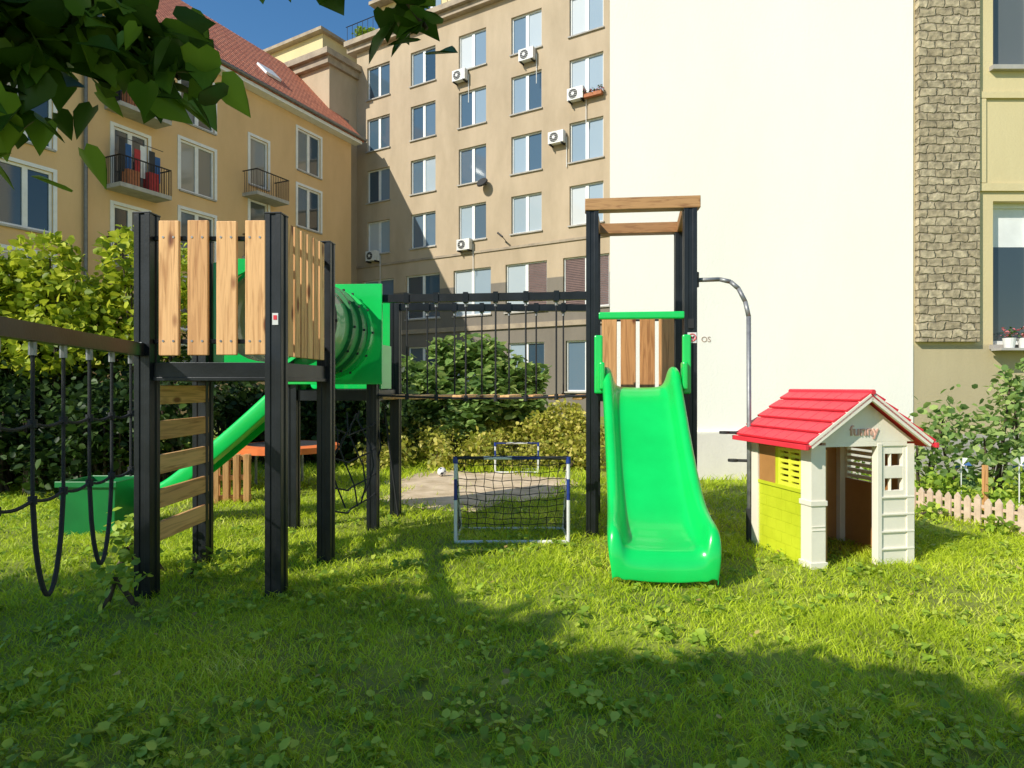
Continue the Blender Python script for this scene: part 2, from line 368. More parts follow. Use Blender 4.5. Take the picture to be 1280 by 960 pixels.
for i in range(1900):
    y=2.0+7.5*random.random()**1.5; x=random.uniform(-.9*y-.5,.9*y+.5)
    if math.sin(x*1.9+1)*math.sin(y*2.3)<-.1 and random.random()<.6: continue
    if (x+.55)**2/1.8+(y-9.3)**2/3<1: continue
    R=random.uniform(.02,.09)
    for k in range(random.randint(4,12)):
        a=random.random()*6.28; C.append((x+R*math.cos(a)*random.random(),y+R*math.sin(a)*random.random(),random.uniform(.015,.055))); S.append(random.uniform(.02,.06))
weedm=leafmat('weed_leaves',[(0,(.17,.28,.03)),(.6,(.36,.52,.05)),(1,(.60,.68,.10))],.35,.45)
leaves('clover_and_weeds',np.array(C),np.array(S),weedm,up=.62)
C=np.stack([rng.uniform(-4,4,60),rng.uniform(2.2,7.5,60),rng.uniform(.03,.05,60)],1)
leaves('fallen_leaves',C,rng.uniform(.03,.05,60),leafmat('dry_leaves',[(0,(.3,.2,.06)),(1,(.6,.5,.15))],.1),up=.7)

# ------------------------------------------------------------ facade helper
def facade(mb,x0,x1,z0,z1,wins,wall,frame='frame',glass='glass',depth=.18,sill='concrete',fw=.07,surround=None):
    xs=sorted(set([x0,x1]+[w[0] for w in wins]+[w[1] for w in wins])); zs=sorted(set([z0,z1]+[w[2] for w in wins]+[w[3] for w in wins]))
    for i in range(len(xs)-1):
        for j in range(len(zs)-1):
            cx=(xs[i]+xs[i+1])/2; cz=(zs[j]+zs[j+1])/2
            if any(w[0]<cx<w[1] and w[2]<cz<w[3] for w in wins): continue
            mb.quad([(xs[i],0,zs[j]),(xs[i+1],0,zs[j]),(xs[i+1],0,zs[j+1]),(xs[i],0,zs[j+1])],wall)
    for w in wins:
        a,b,c,d=w[:4]; nv=w[4] if len(w)>4 else 1; kind=w[5] if len(w)>5 else ''
        D=depth
        mb.quad([(a,0,c),(a,0,d),(a,D,d),(a,D,c)],wall); mb.quad([(b,0,c),(b,D,c),(b,D,d),(b,0,d)],wall)
        mb.quad([(a,0,d),(b,0,d),(b,D,d),(a,D,d)],wall); mb.quad([(a,0,c),(a,D,c),(b,D,c),(b,0,c)],wall)
        mb.b2(a,a+fw,D-.06,D,c,d,frame); mb.b2(b-fw,b,D-.06,D,c,d,frame)
        mb.b2(a+fw,b-fw,D-.058,D,c,c+fw,frame); mb.b2(a+fw,b-fw,D-.058,D,d-fw,d,frame)
        n=nv+1; step=(b-a)/n
        for k in range(n):
            p=a+step*k; q=p+step
            if (kind=='blind' and k==n-1) or kind=='blind2':
                zz=c+fw
                while zz<d-fw-.02:
                    mb.b2(p+.09,q-.09,D-.045,D-.02,zz,zz+.06,'louvre'); zz+=.085
            rr=random.random()
            if kind=='halfblind':
                zb=c+(d-c)*random.uniform(.35,.75); 
                mb.quad([(p,D-.01,c),(q,D-.01,c),(q,D-.01,zb),(p,D-.01,zb)],glass,rr); mb.quad([(p,D-.012,zb),(q,D-.012,zb),(q,D-.012,d),(p,D-.012,d)],'frame')
            else: mb.quad([(p,D-.01,c),(q,D-.01,c),(q,D-.01,d),(p,D-.01,d)],glass,rr)
            if k>0: mb.b2(p-.085,p+.085,D-.056,D+.001,c+fw,d-fw,frame)
        if sill: mb.b2(a-.06,b+.06,-.09,D-.06,c-.07,c-.002,sill)
        if surround:
            s=.13; mb.b2(a-s,a-.003,-.03,.0,c-.002,d+s,surround); mb.b2(b+.003,b+s,-.03,0,c-.002,d+s,surround); mb.b2(a-.003,b+.003,-.032,0,d+.003,d+s,surround)
def body(mb,x0,x1,z0,z1,D,wall,y0=.4):
    mb.b2(x0,x1,y0,D,z0,z1,wall)
    mb.quad([(x0,0,z0),(x0,0,z1),(x0,y0,z1),(x0,y0,z0)],wall); mb.quad([(x1,0,z0),(x1,y0,z0),(x1,y0,z1),(x1,0,z1)],wall)
    mb.quad([(x0,0,z1),(x1,0,z1),(x1,y0,z1),(x0,y0,z1)],wall)
def ac(mb,x,z,y=-.02):
    mb.b2(x-.42,x+.42,y-.36,y-.06,z,z+.58,'acw'); 
    mb.cyl((x-.1,y-.365,z+.29),(x-.1,y-.362-.02,z+.29),.23,'dark',20); mb.cyl((x-.1,y-.38,z+.29),(x-.1,y-.395,z+.29),.08,'acw',12)
    for k in range(5): mb.b2(x-.34,x+.14,y-.392,y-.386,z+.09+k*.1,z+.1+k*.1,'acw')
    mb.b2(x-.35,x-.3,y-.4,y,z-.08,z-.002,'iron'); mb.b2(x+.3,x+.35,y-.4,y,z-.08,z-.002,'iron')
    mb.cyl((x+.46,y-.05,z+.3),(x+.46,y-.05,z-1.2),.02,'acw',6)

# ------------------------------------------------------------ main apartment block
e=empty('apartment_block',(3.7,31,0),math.radians(-31.34))
mb=MB(); wins=[]
cols=[-13.65,-10.25,-6.85,-3.48,-.12,3.3,6.7]
for cx in cols:
    for zt in (11.3,14.4,17.5,20.6): wins.append((cx-.9,cx+.9,zt-1.95,zt,1,'halfblind' if random.random()<.12 else ''))
    wins.append((cx-1.25,cx+1.2,5.3,7.8,1,'blind2' if cx==-.12 else 'blind' if cx==-3.48 else ''))
    wins.append((cx-1.1,cx+1.05,1.2,3.7,1,''))
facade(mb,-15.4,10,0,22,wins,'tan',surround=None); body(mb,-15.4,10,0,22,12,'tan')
mb.make('walls',e)
c=MB(); c.b2(-15.9,10.3,-.6,.38,22.003,22.3,'stone'); c.b2(-15.9,10.2,-.35,.38,21.7,22.001,'stone')
c.b2(-15.4,10,-.12,-.003,4.45,4.7,'stone'); c.b2(-15.4,10,-.07,-.003,8.6,8.72,'stone')
c.make('cornice',e)
a=MB(); wins=[(cx-.8,cx+.8,22.9,24.6,1) for cx in [-13.6,-11,-8.4,-5.8,-3,0,3]]
facade(a,-14.9,9,22.31,25.2,wins,'beigew'); body(a,-14.9,9,22.31,25.2,8,'beigew'); a.b2(-15.4,9.3,-.6,8,25.203,25.4,'stone'); a.make('attic_storey',e,(0,1.6,0))
r=MB()
for i in range(60):
    x=-15.7+i*.42; r.cyl((x,-.5,22.3),(x,-.5,23.2),.015,'iron',5)
r.cyl((-15.8,-.5,23.2),(9.5,-.5,23.2),.025,'iron',6); r.make('roof_railing',e)
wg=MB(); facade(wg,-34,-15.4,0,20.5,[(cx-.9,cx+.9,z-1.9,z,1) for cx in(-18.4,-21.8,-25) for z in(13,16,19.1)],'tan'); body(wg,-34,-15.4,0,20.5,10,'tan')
wg.b2(-34.3,-15.0,-.55,10,20.503,20.85,'stone'); wg.b2(-34,-15.2,-.3,10,20.1,20.5-.003,'stone')
wg.b2(-34,-17.5,1.4,10,20.853,23.2,'beigew'); wg.b2(-34.2,-17.2,1.0,10,23.203,23.4,'stone')
wg.b2(-15.40,-15.36,.6,1.5,15.5,17.4,'glass2')
wg.make('side_wing',e,(0,-2.2,0))
u=MB()
for x,z in [(-7.5,18.0),(-3.3,18.0),(-.55,15.35),(-1.6,13.45),(-7.2,8.8),(-13.9,8.9)]: ac(u,x,z)
u.cyl((-5.95,-.35,12.2),(-5.95,-.42,12.25),.32,'dark',18,.3); u.cyl((-5.95,0,12.2),(-5.95,-.35,12.2),.03,'iron')
u.b2(-.2,.8,-.3,-.1,15.35,15.52,'terr')
u.cyl((-4.6,-.05,8.95),(-4.6,-.5,9.15),.02,'iron'); u.cyl((-4.6,-.5,9.15),(-4.9,-.5,9.4),.05,'iron')
u.make('ac_units_and_dish',e)
C=clumps([(-.1,-.2,15.62),(.3,-.2,15.6),(.7,-.2,15.62)],[.18]*3,240,.2); leaves('window_box_flowers',C,rng.uniform(.06,.1,240),leafmat('flowers',[(0,(.05,.12,.03)),(.6,(.1,.2,.04)),(.61,(.6,.08,.15)),(1,(.7,.15,.2))],.2),parent=e)
C=clumps([(-15.2,.2,22.9),(-14.5,.3,22.8),(-13,.3,22.7),(-18,-1,21.2),(-19.2,-1,21.2),(-20.5,-1,21.1)],[.45,.4,.3,.4,.35,.4],1400,.2); leaves('roof_terrace_plants',C,rng.uniform(.1,.2,len(C)),weedm,parent=e)

# ------------------------------------------------------------ left ochre house
e=empty('ochre_apartment_house',(-9.3,37,0),math.radians(64.85))
mb=MB(); wins=[]
for cx in(-3.4,-10.2,-16.9,-20.3):
    for zt in(14.85,11.9,8.95,6.0,3.2): wins.append((cx-.85,cx+.85,zt-2.15,zt,1,''))
for zt in(13.35,10.35,7.4): wins.append((-7.35,-6.25,zt-2.3,zt,0,''))
for zt in(14.4,11.4,8.4): wins.append((-13.9,-12.5,zt-2.3,zt,1,''))
facade(mb,-26,0,0,15.7,wins,'ochre',glass='glass2',surround='frame',depth=.12,fw=.09); body(mb,-26,0,0,15.7,9,'ochre')
mb.make('walls',e)
rf=MB()
def slab(p,m,t=.18):
    p=[Vector(q) for q in p]; nn=(p[1]-p[0]).cross(p[2]-p[0]).normalized()*-t
    vs=p+[q+nn for q in p]; rf.add(vs,[(0,1,2,3),(7,6,5,4),(0,4,5,1),(1,5,6,2),(2,6,7,3),(3,7,4,0)],m)
slab([(-26.5,-.6,15.75),(.5,-.6,15.75),(.5,4.5,20.8),(-26.5,4.5,20.8)],'tiles'); slab([(.5,9.6,15.75),(-26.5,9.6,15.75),(-26.5,4.5,20.8),(.5,4.5,20.8)],'tiles')
rf.quad([(0,0,15.7),(0,9,15.7),(0,4.5,20.5)],'ochre')
rf.cyl((-26.5,-.68,15.72),(.5,-.68,15.72),.09,'zinc',8); rf.b2(-26.3,.3,-.55,-.01,15.45,15.62,'frame')
for x in(-5,-9.5): rf.beam((x-.5,1.2,17.65),(x+.5,1.2,17.65),.9,.12,'frame',(0,-.7,.72))
rf.make('roof',e)
bl=MB()
for cx,zs,wd in((-6.8,(10.5,7.55,4.6),2.0),(-13.2,(12.05,9.05,6.05),2.1)):
    for z in zs:
        bl.b2(cx-wd/2,cx+wd/2,-.95,-.003,z-.16,z,'concrete')
        for k in range(int(wd/.11)+1): bl.b2(cx-wd/2+.02+k*.11,cx-wd/2+.035+k*.11,-.92,-.905,z,z+1.0,'iron')
        for k in range(8):
            for sx in(-wd/2+.02,wd/2-.03): bl.b2(cx+sx,cx+sx+.014,-.9+k*.11,-.886+k*.11,z,z+1.0,'iron')
        bl.b2(cx-wd/2,cx+wd/2,-.94,-.89,z+1.0,z+1.04,'iron')
        for sx in(-wd/2,wd/2-.04): bl.b2(cx+sx,cx+sx+.04,-.888,-.01,z+1.0,z+1.04,'iron')
for zb,ms in((9.05,['dark','cloth_b','cloth_r','frame','dark','cloth_b']),(12.05,['cloth_b','frame','dark','cloth_b','dark','cloth_r'])):
    for k,(m_) in enumerate(ms):
        x=-14.1+k*.3; bl.b2(x,x+.24,-.65+.1*(k%2),-.63+.1*(k%2),zb+.5,zb+1.75-.12*(k%3),m_)
    bl.b2(-14.2,-12.3,-.64,-.62,zb+1.77,zb+1.79,'iron')
    bl.b2(-13.9,-13.4,-.85,-.5,zb,zb+.6,'terr'); bl.b2(-13.0,-12.6,-.8,-.4,zb,zb+.75,'cloth_r')
bl.cyl((-15.0,-.12,0),(-15.0,-.12,15.5),.07,'zinc'); bl.b2(-26,-15.15,-.12,-.003,0,.8,'concrete')
bl.make('balconies',e)

# ------------------------------------------------------------ white firewall building
e=empty('white_apartment_wall_building')
mb=MB(); mb.prism([(1.53,10),(6.27,10),(6.27,22),(4.6,22)],0,20,'whitew'); mb.b2(1.53,6.27,9.94,9.997,0,.74,'whitew'); mb.make('walls',e)
c=MB(); c.prism([(1.35,9.8),(6.4,9.8),(6.4,22.2),(4.4,22.2)],20.003,20.3,'stone'); c.make('roof_edge',e)
text('wall_marking','OS',.12,'mark',e,(3.03,9.996,2.18),(math.radians(90),0,0))

e=empty('beige_apartment_house')
mb=MB(); W0=[(1.25,2.75,2.1,4.35,1,'halfblind'),(1.25,2.75,6.45,8.6,1,''),(1.25,2.75,10.4,12.5,1,''),(4.6,6.1,2.1,4.35,1,''),(4.6,6.1,6.45,8.6,1,'')]
facade(mb,0,12,0,20,W0,'beigew',glass='glass2',depth=.2); body(mb,0,12,0,20,12,'beigew')
mb.b2(1.0,3.0,-.04,-.003,4.5,4.62,'beigew'); mb.b2(1.02,1.12,-.035,-.003,4.63,5.94,'beigew'); mb.b2(.99,12,-.05,-.003,9.1,9.3,'beigew'); mb.b2(.99,12,-.04,-.003,5.95,6.05,'beigew')
mb.b2(-.003,12.0,-.05,-.004,0,.7,'concrete')
mb.make('walls',e,(6.28,10.02,0))
b=MB(); b.b2(.02,.98,-.1,-.003,2.14,20,'brick'); b.make('brick_pilaster',e,(6.28,10.02,0),bevel=.01)
pt=MB(); CC=[]
pt.b2(1.15,2.85,-.3,-.09,2.0,2.035,'concrete')
for i,x in enumerate((1.35,1.58,1.82,2.1,2.4)):
    pt.cyl((x,-.2,2.036),(x,-.2,2.19),.065,'white',14,.09); CC.append((x,-.2,2.27))
pt.make('flower_pots',e,(6.28,10.02,0))
C=clumps(CC,[.1]*5,350,.2)+np.array([6.28,10.02,0]); leaves('pot_flowers',C,rng.uniform(.03,.06,350),leafmat('pot_fl',[(0,(.05,.12,.03)),(.6,(.1,.2,.04)),(.61,(.7,.08,.12)),(1,(.8,.3,.3))],.2),parent=e)

# ------------------------------------------------------------ climbing tower with tunnel
A=(-1.63,4.43);B=(-2.52,4.42);Cc=(-1.54,5.30);D=(-2.52,5.22)
E=(-1.40,6.45);F=(-1.30,7.15);E2=(-2.22,6.5);F2=(-2.12,7.2)
e=empty('climbing_frame_with_tunnel')
mb=MB()
for p in(A,B,Cc,D): mb.post(p[0],p[1],0,2.63,.115,ang=math.radians(-5))
for p in(E,F,E2,F2): mb.post(p[0],p[1],0,2.42,.105,ang=math.radians(-5))
def b3(p,q,z,w=.05,h=.11,m='black',inset=.055):
    p=Vector((p[0],p[1],z));q=Vector((q[0],q[1],z)); d=(q-p).normalized()*inset; mb.beam(p+d,q-d,w,h,m)
for p,q in((A,B),(A,Cc),(Cc,D),(B,D)): b3(p,q,1.56); b3(p,q,1.50,.07,.025)
for p,q in((E,F),(E,E2),(E2,F2),(F,F2)): b3(p,q,1.36)
mb.add([(A[0],A[1],1.585),(Cc[0],Cc[1],1.585),(D[0],D[1],1.585),(B[0],B[1],1.585)],[(0,1,2,3)],'dark')
mb.add([(E[0],E[1],1.39),(F[0],F[1],1.39),(F2[0],F2[1],1.39),(E2[0],E2[1],1.39)],[(0,1,2,3)],'dark')
b3(A,B,1.76,.03,.03,'black');b3(A,B,2.47,.03,.03);b3(A,Cc,1.76,.03,.03);b3(A,Cc,2.47,.03,.03)
mb.make('posts_and_deck',e,bevel=.003)
pl=MB()
pl_s=[]
for i in range(4):
    x=B[0]+.115+i*.197
    pl.b2(x-.012,x+.128,B[1]-.045,B[1]-.018,1.66+.002*i,2.585+random.uniform(-.006,.006),'woodv')
    for zz in(1.76,2.47):
        for xx in(x+.02,x+.09): pl_s.append((xx,B[1]-.045,zz))
ang=math.atan2(Cc[1]-A[1],Cc[0]-A[0]); 
for i in range(6):
    t=.075+i*.128; d=Vector((Cc[0]-A[0],Cc[1]-A[1],0)); nrm=Vector((d.y,-d.x,0)).normalized()
    c0=Vector((A[0],A[1],2.13))+d*(t+.07)+nrm*.032
    pl.box(c0,(.09,.027,.94),'woodv',Matrix.Rotation(ang,3,'Z'))
pl.make('railing_planks',e,bevel=.006)
s=MB()
for p in pl_s: s.cyl((p[0],p[1]-.003,p[2]),(p[0],p[1]+.002,p[2]),.008,'steel',8)
s.make('screws',e)
cw=MB()
for z in(.43,.66,.90,1.14,1.39):
    p=Vector((B[0]+.035,B[1]+.03,z)); q=Vector((D[0]+.035,D[1]-.0,z)); cw.beam(p,q,.03,.135,'woodh')
cw.make('climbing_wall_boards',e,bevel=.006)
s=MB(); s.b2(A[0]-.005,A[0]+.035,A[1]-.066,A[1]-.0605,1.87,1.95,'white'); s.b2(A[0]+.003,A[0]+.027,A[1]-.0685,A[1]-.067,1.905,1.935,'red'); s.b2(B[0]-.04,B[0]+.0,B[1]-.068,B[1]-.062,1.68,1.75,'white'); s.make('stickers',e)
def panel(mb,c,ux,r,hw,hh,t,m):
    n=32; inner=[];outer=[]
    for i in range(n):
        a=2*math.pi*i/n; ca,sa=math.cos(a),math.sin(a); inner.append((r*ca,r*sa)); k=1/max(abs(ca)/hw,abs(sa)/hh); outer.append((k*ca,k*sa))
    nn=Vector((-ux[1],ux[0],0)); vs=[]
    for s_ in(-t/2,t/2):
        for lst in(inner,outer):
            for a_,b_ in lst: vs.append(Vector(c)+Vector((ux[0]*a_,ux[1]*a_,b_))+nn*s_)
    fs=[]
    for i in range(n):
        j=(i+1)%n
        fs+=[(i,j,n+j,n+i),(2*n+i,3*n+i,3*n+j,2*n+j),(n+i,n+j,3*n+j,3*n+i),(i,2*n+i,2*n+j,j)]
    mb.add(vs,fs,m)
pn=MB()
c1=((Cc[0]+D[0])/2,(Cc[1]+D[1])/2+.03,2.04); u1=Vector((Cc[0]-D[0],Cc[1]-D[1],0)).normalized()
c2=((E[0]+E2[0])/2+.02,(E[1]+E2[1])/2-.075,1.97); u2=Vector((E[0]-E2[0],E[1]-E2[1],0)).normalized()
panel(pn,c1,u1,.39,.42,.46,.03,'green'); panel(pn,c2,u2,.39,.50,.50,.03,'green')
pn.make('tunnel_end_panels',e,bevel=.004)
tu=MB(); n=48; P1=Vector(c1)+Vector((0,.03,0)); P2=Vector(c2)-Vector((0,.03,0))
ax=(P2-P1).normalized(); sx=Vector((ax.y,-ax.x,0)).normalized(); sz=sx.cross(ax)
prof=[]; K=24
for i in range(K+1):
    t=i/K; r_=.40+(.008 if (i%4)<2 else 0); prof.append((t,r_))
vs=[]
for t,r_ in prof:
    c0=P1.lerp(P2,t)
    for k in range(n): a_=2*math.pi*k/n; vs.append(c0+sx*math.cos(a_)*r_+sz*math.sin(a_)*r_)
tu.add(vs,[(i*n+k,i*n+(k+1)%n,(i+1)*n+(k+1)%n,(i+1)*n+k) for i in range(K) for k in range(n)],'tube')
tu.make('tunnel_tube',e,smooth=True)
rg=MB()
for t,m_ in((0.03,'green'),(.30,'dark'),(.62,'greend'),(.80,'greend'),(.97,'green')):
    c0=P1.lerp(P2,t); w_=.05/ (P2-P1).length
    a0=P1.lerp(P2,t-w_/2);a1=P1.lerp(P2,t+w_/2); vs=[]
    for c_,rr in((a0,.41),(a0,.445),(a1,.445),(a1,.41)):
        for k in range(n): a_=2*math.pi*k/n; vs.append(c_+sx*math.cos(a_)*rr+sz*math.sin(a_)*rr)
    rg.add(vs,[(i*n+k,i*n+(k+1)%n,((i+1)%4)*n+(k+1)%n,((i+1)%4)*n+k) for i in range(4) for k in range(n)],m_)
    for k in range(0,n,4):
        a_=2*math.pi*k/n; q=c0+sx*math.cos(a_)*.45+sz*math.sin(a_)*.45; rg.box(q,(.02,.02,.02),'dark')
rg.make('tunnel_rings',e)
pn=MB()
dF=Vector((F[0]-E[0],F[1]-E[1],0))
pn.beam(Vector((E[0]+.06,E[1]+.05,1.65)),Vector((E[0]+.06,E[1]+.05,1.65))+dF*.45,.02,.45,'green')
pn.beam(Vector((F2[0],F2[1]-.02,1.9)),Vector((F[0],F[1]-.02,1.9)),.02,.95,'green')
pn.make('side_panels',e)
def slide(name,origin,head,width,path,parent):
    head=Vector((head[0],head[1],0)).normalized(); side=Vector((-head.y,head.x,0))
    vs=[]
    for (s_,z,hw,fl) in path:
        W=width/2+fl
        pr=[(-W,-.04),(-W-.012,hw*.6),(-W+.0,hw),(-W+.035,hw+.012),(-W+.065,hw-.012),(-W+.085,hw*.4),(-W+.125,.012),(-W+.2,0),(0,-.004)]
        pr=pr+[(-a_,b_) for a_,b_ in pr[:-1][::-1]]
        prof_n=len(pr)
        for a_,b_ in pr: vs.append(Vector(origin)+head*s_+side*a_+Vector((0,0,z+b_)))
    fs=[(i*prof_n+k,i*prof_n+k+1,(i+1)*prof_n+k+1,(i+1)*prof_n+k) for i in range(len(path)-1) for k in range(prof_n-1)]
    m=MB(); m.add(vs,fs,'green'); o=m.make(name,parent,smooth=True)
    s=o.modifiers.new('sol','SOLIDIFY'); s.thickness=.012; s.offset=-1
    s=o.modifiers.new('sub','SUBSURF'); s.levels=2; s.render_levels=2
    return o
slide('side_slide',(-2.2,6.85,0),(-1,-.0,0),.52,[(-.1,1.42,.14,0),(.05,1.42,.16,0),(.18,1.34,.17,0),(.5,1.04,.16,0),(.95,.66,.15,0),(1.3,.38,.14,0),(1.45,.28,.14,0),(1.62,.25,.12,0),(1.7,.2,.08,0),(1.74,.08,.03,0)],e)
nt_=MB(); T0=Vector((B[0]-.02,B[1]-.05,1.70)); T1=Vector((-2.1,1.9,1.72))
nt_.beam(T0,T1,.07,.085,'black'); nt_.post(-2.1,1.9,0,1.8,.1)
K=9; prev=None
for k in range(K):
    t=.06+k*.115; p=T0.lerp(T1,t); 
    nt_.cyl(p-Vector((0,0,.03)),(p.x,p.y,.86-.02*math.sin(k)),.009,'rope'); nt_.cyl((p.x,p.y,1.60),(p.x,p.y,1.665),.018,'steel')
    for z in(1.27,.9): nt_.cyl((p.x,p.y,z-.02),(p.x,p.y,z+.02),.02,'rope')
    if prev is not None:
        for z in(1.27,.9):
            pts=[Vector((prev.x,prev.y,z)).lerp(Vector((p.x,p.y,z)),i/6)-Vector((0,0,.02*math.sin(math.pi*i/6))) for i in range(7)]
            nt_.path(pts,.009,'rope')
        if k%2==0:
            pts=[Vector((prev.x,prev.y,.9)).lerp(Vector((p.x,p.y,.9)),i/12)-Vector((0,0,.5*math.sin(math.pi*i/12)**.6)) for i in range(13)]
            nt_.path(pts,.012,'rope')
    prev=p
nt_.make('rope_net',e)
nt_=MB(); 
for k in range(6):
    t=k/5; a_=Vector((Cc[0],Cc[1]+.1,1.25)).lerp(Vector((E[0],E[1],1.25)),t)
    nt_.path([a_-Vector((0,0,.85*i/6+.05*math.sin(3*t+i)))+Vector((.08*math.sin(i+k),0,0)) for i in range(7)],.008,'rope',5)
for z in(1.1,.85,.6,.4): nt_.path([Vector((Cc[0],Cc[1]+.1,z)).lerp(Vector((E[0],E[1],z)),i/8)-Vector((-.05*math.sin(i),0,.1*math.sin(math.pi*i/8))) for i in range(9)],.008,'rope',5)
nt_.path([Vector((E[0]+.05,E[1]+.3,1.25))+Vector((.05*i*.4,.1*i*.3,-.2*i)) for i in range(7)],.012,'rope',5)
nt_.make('hanging_ropes',e)

# ------------------------------------------------------------ slide tower
e=empty('slide_tower')
G=(.78,6.22);Hh=(1.70,6.12);I=(.93,7.18);J=(1.86,7.08)
mb=MB(); ra=math.radians(-7)
for p in(G,Hh,I,J): mb.post(p[0],p[1],0,3.14,.12,ang=ra)
for p,q in((G,Hh),(G,I),(Hh,J),(I,J)): b3(p,q,1.36); 
mb.add([(G[0],G[1],1.40),(Hh[0],Hh[1],1.40),(J[0],J[1],1.40),(I[0],I[1],1.40)],[(0,1,2,3)],'dark')
b3(I,J,2.2,.03,.05)
mb.make('posts_and_deck',e,bevel=.003)
tb=MB()
for p,q in((G,Hh),(I,J)):
    p=Vector((p[0]-.07,p[1],3.2));q=Vector((q[0]+.09,q[1]-.01,3.2)); tb.beam(p,q,.13,.115,'woodx')
for p,q in((G,I),(Hh,J)):
    p=Vector((p[0],p[1]+.07,3.2));q=Vector((q[0],q[1]-.07,3.2)); tb.beam(p,q,.1,.11,'woodx')
tb.make('timber_top_frame',e,bevel=.006)
pk=MB(); dv=Vector((J[0]-I[0],J[1]-I[1],0))
for i in range(4):
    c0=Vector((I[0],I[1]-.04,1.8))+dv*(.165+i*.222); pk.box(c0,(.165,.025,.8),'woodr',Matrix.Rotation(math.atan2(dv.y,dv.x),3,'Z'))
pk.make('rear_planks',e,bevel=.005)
hd=MB(); dg=Vector((Hh[0]-G[0],Hh[1]-G[1],0)); rz=Matrix.Rotation(math.atan2(dg.y,dg.x),3,'Z')
c0=Vector((G[0],G[1],0))+dg*.5
hd.box(c0+Vector((0,-.03,2.13)),(.82,.06,.07),'green',rz)
for sx in(-.41,.41): 
    hd.box(c0+Vector((sx,-.075-sx*.11,1.66)),(.08,.05,.56),'green',rz); hd.box(c0+Vector((sx*.93,-.10-sx*.11,1.55)),(.05,.14,.26),'green',rz)
hd.make('slide_head',e,bevel=.015)
slide('slide',(c0.x,c0.y+.03,0),(-.09,-1,0),.70,[(-.12,1.43,.19,0),(0,1.43,.2,0),(.12,1.39,.2,0),(.25,1.27,.18,0),(.45,1.06,.16,0),(.7,.82,.15,0),(.95,.58,.15,.005),(1.15,.42,.155,.01),(1.3,.33,.16,.02),(1.42,.285,.165,.03),(1.52,.27,.16,.035),(1.58,.255,.14,.035),(1.62,.21,.10,.03),(1.64,.14,.05,.02),(1.64,.05,.02,.015)],e)
st=MB()
st.path([(1.75,6.15,2.47),(1.98,6.1,2.47),(2.07,6.06,2.44),(2.13,6.02,2.37),(2.18,5.98,2.24),(2.2,5.95,2.1),(2.2,5.93,0)],.021,'steel',12)
st.make('fire_pole',e,smooth=True)
st=MB()
for z,l in((1.02,.22),(.76,.14)):
    st.cyl((2.2-l,5.97,z),(2.24,5.93,z),.014,'dark',8); st.cyl((2.2-l,5.97,z-.012),(2.2-l,5.97,z+.012),.045,'dark',14)
st.cyl((1.74,6.13,2.4),(1.74,6.13,2.54),.05,'dark',10); st.cyl((2.2,5.93,0),(2.2,5.93,.32),.03,'dark',10)
st.make('pole_fittings',e)
sg=MB(); hx,hy=Hh[0],Hh[1]-.066
sg.b2(hx-.04,hx+.045,hy-.006,hy,1.86,1.96,'white')
n=24
for i in range(n):
    a0=2*math.pi*i/n;a1=2*math.pi*(i+1)/n; sg.cyl((hx+.003+.034*math.cos(a0),hy-.008,1.912+.034*math.sin(a0)),(hx+.003+.034*math.cos(a1),hy-.008,1.912+.034*math.sin(a1)),.0045,'red',5)
sg.b2(hx-.015,hx+.02,hy-.009,hy-.0065,1.905,1.92,'dark');sg.b2(hx+.014,hx+.024,hy-.009,hy-.0068,1.915,1.93,'dark')
for dx_ in(-.013,.014): sg.b2(hx+dx_,hx+dx_+.005,hy-.009,hy-.0066,1.892,1.906,'dark')
sg.beam((hx-.02,hy-.0095,1.936),(hx+.027,hy-.0095,1.888),.004,.006,'red',(0,1,0))
sg.b2(hx-.035,hx+.02,hy-.006,hy,2.0,2.09,'dark')
sg.make('no_dogs_sign',e)

# ------------------------------------------------------------ rope bridge
e=empty('rope_bridge'); rb=MB(); lg=MB()
for (p,q) in((E,G),(F,I)):
    p0=Vector((p[0]+.05,p[1],2.33));q0=Vector((q[0]-.05,q[1],2.33)); rb.beam(p0,q0,.075,.075,'black')
    p1=Vector((p[0]+.05,p[1],1.36));q1=Vector((q[0]-.05,q[1],1.36))
    sag=lambda t:Vector((0,0,-.03*math.sin(math.pi*t)))
    rb.path([p1.lerp(q1,i/10)+sag(i/10) for i in range(11)],.012,'rope')
    for k in range(1,7):
        t=k/7; a_=p0.lerp(q0,t); b_=p1.lerp(q1,t)+sag(t); 
        rb.cyl(a_,b_,.009,'rope'); rb.box(a_,(.05,.1,.1),'black'); rb.cyl(a_-Vector((0,0,.09)),a_-Vector((0,0,.04)),.016,'steel'); rb.cyl(b_-Vector((0,0,.03)),b_+Vector((0,0,.03)),.02,'rope')
for k in range(9):
    t=(k+.6)/9.2; a_=Vector((E[0],E[1],1.34)).lerp(Vector((G[0],G[1],1.34)),t);b_=Vector((F[0],F[1],1.34)).lerp(Vector((I[0],I[1],1.34)),t)
    lg.beam(a_,b_,.1,.045,'woodh')
rb.make('beams_and_ropes',e); lg.make('steps',e,bevel=.01)

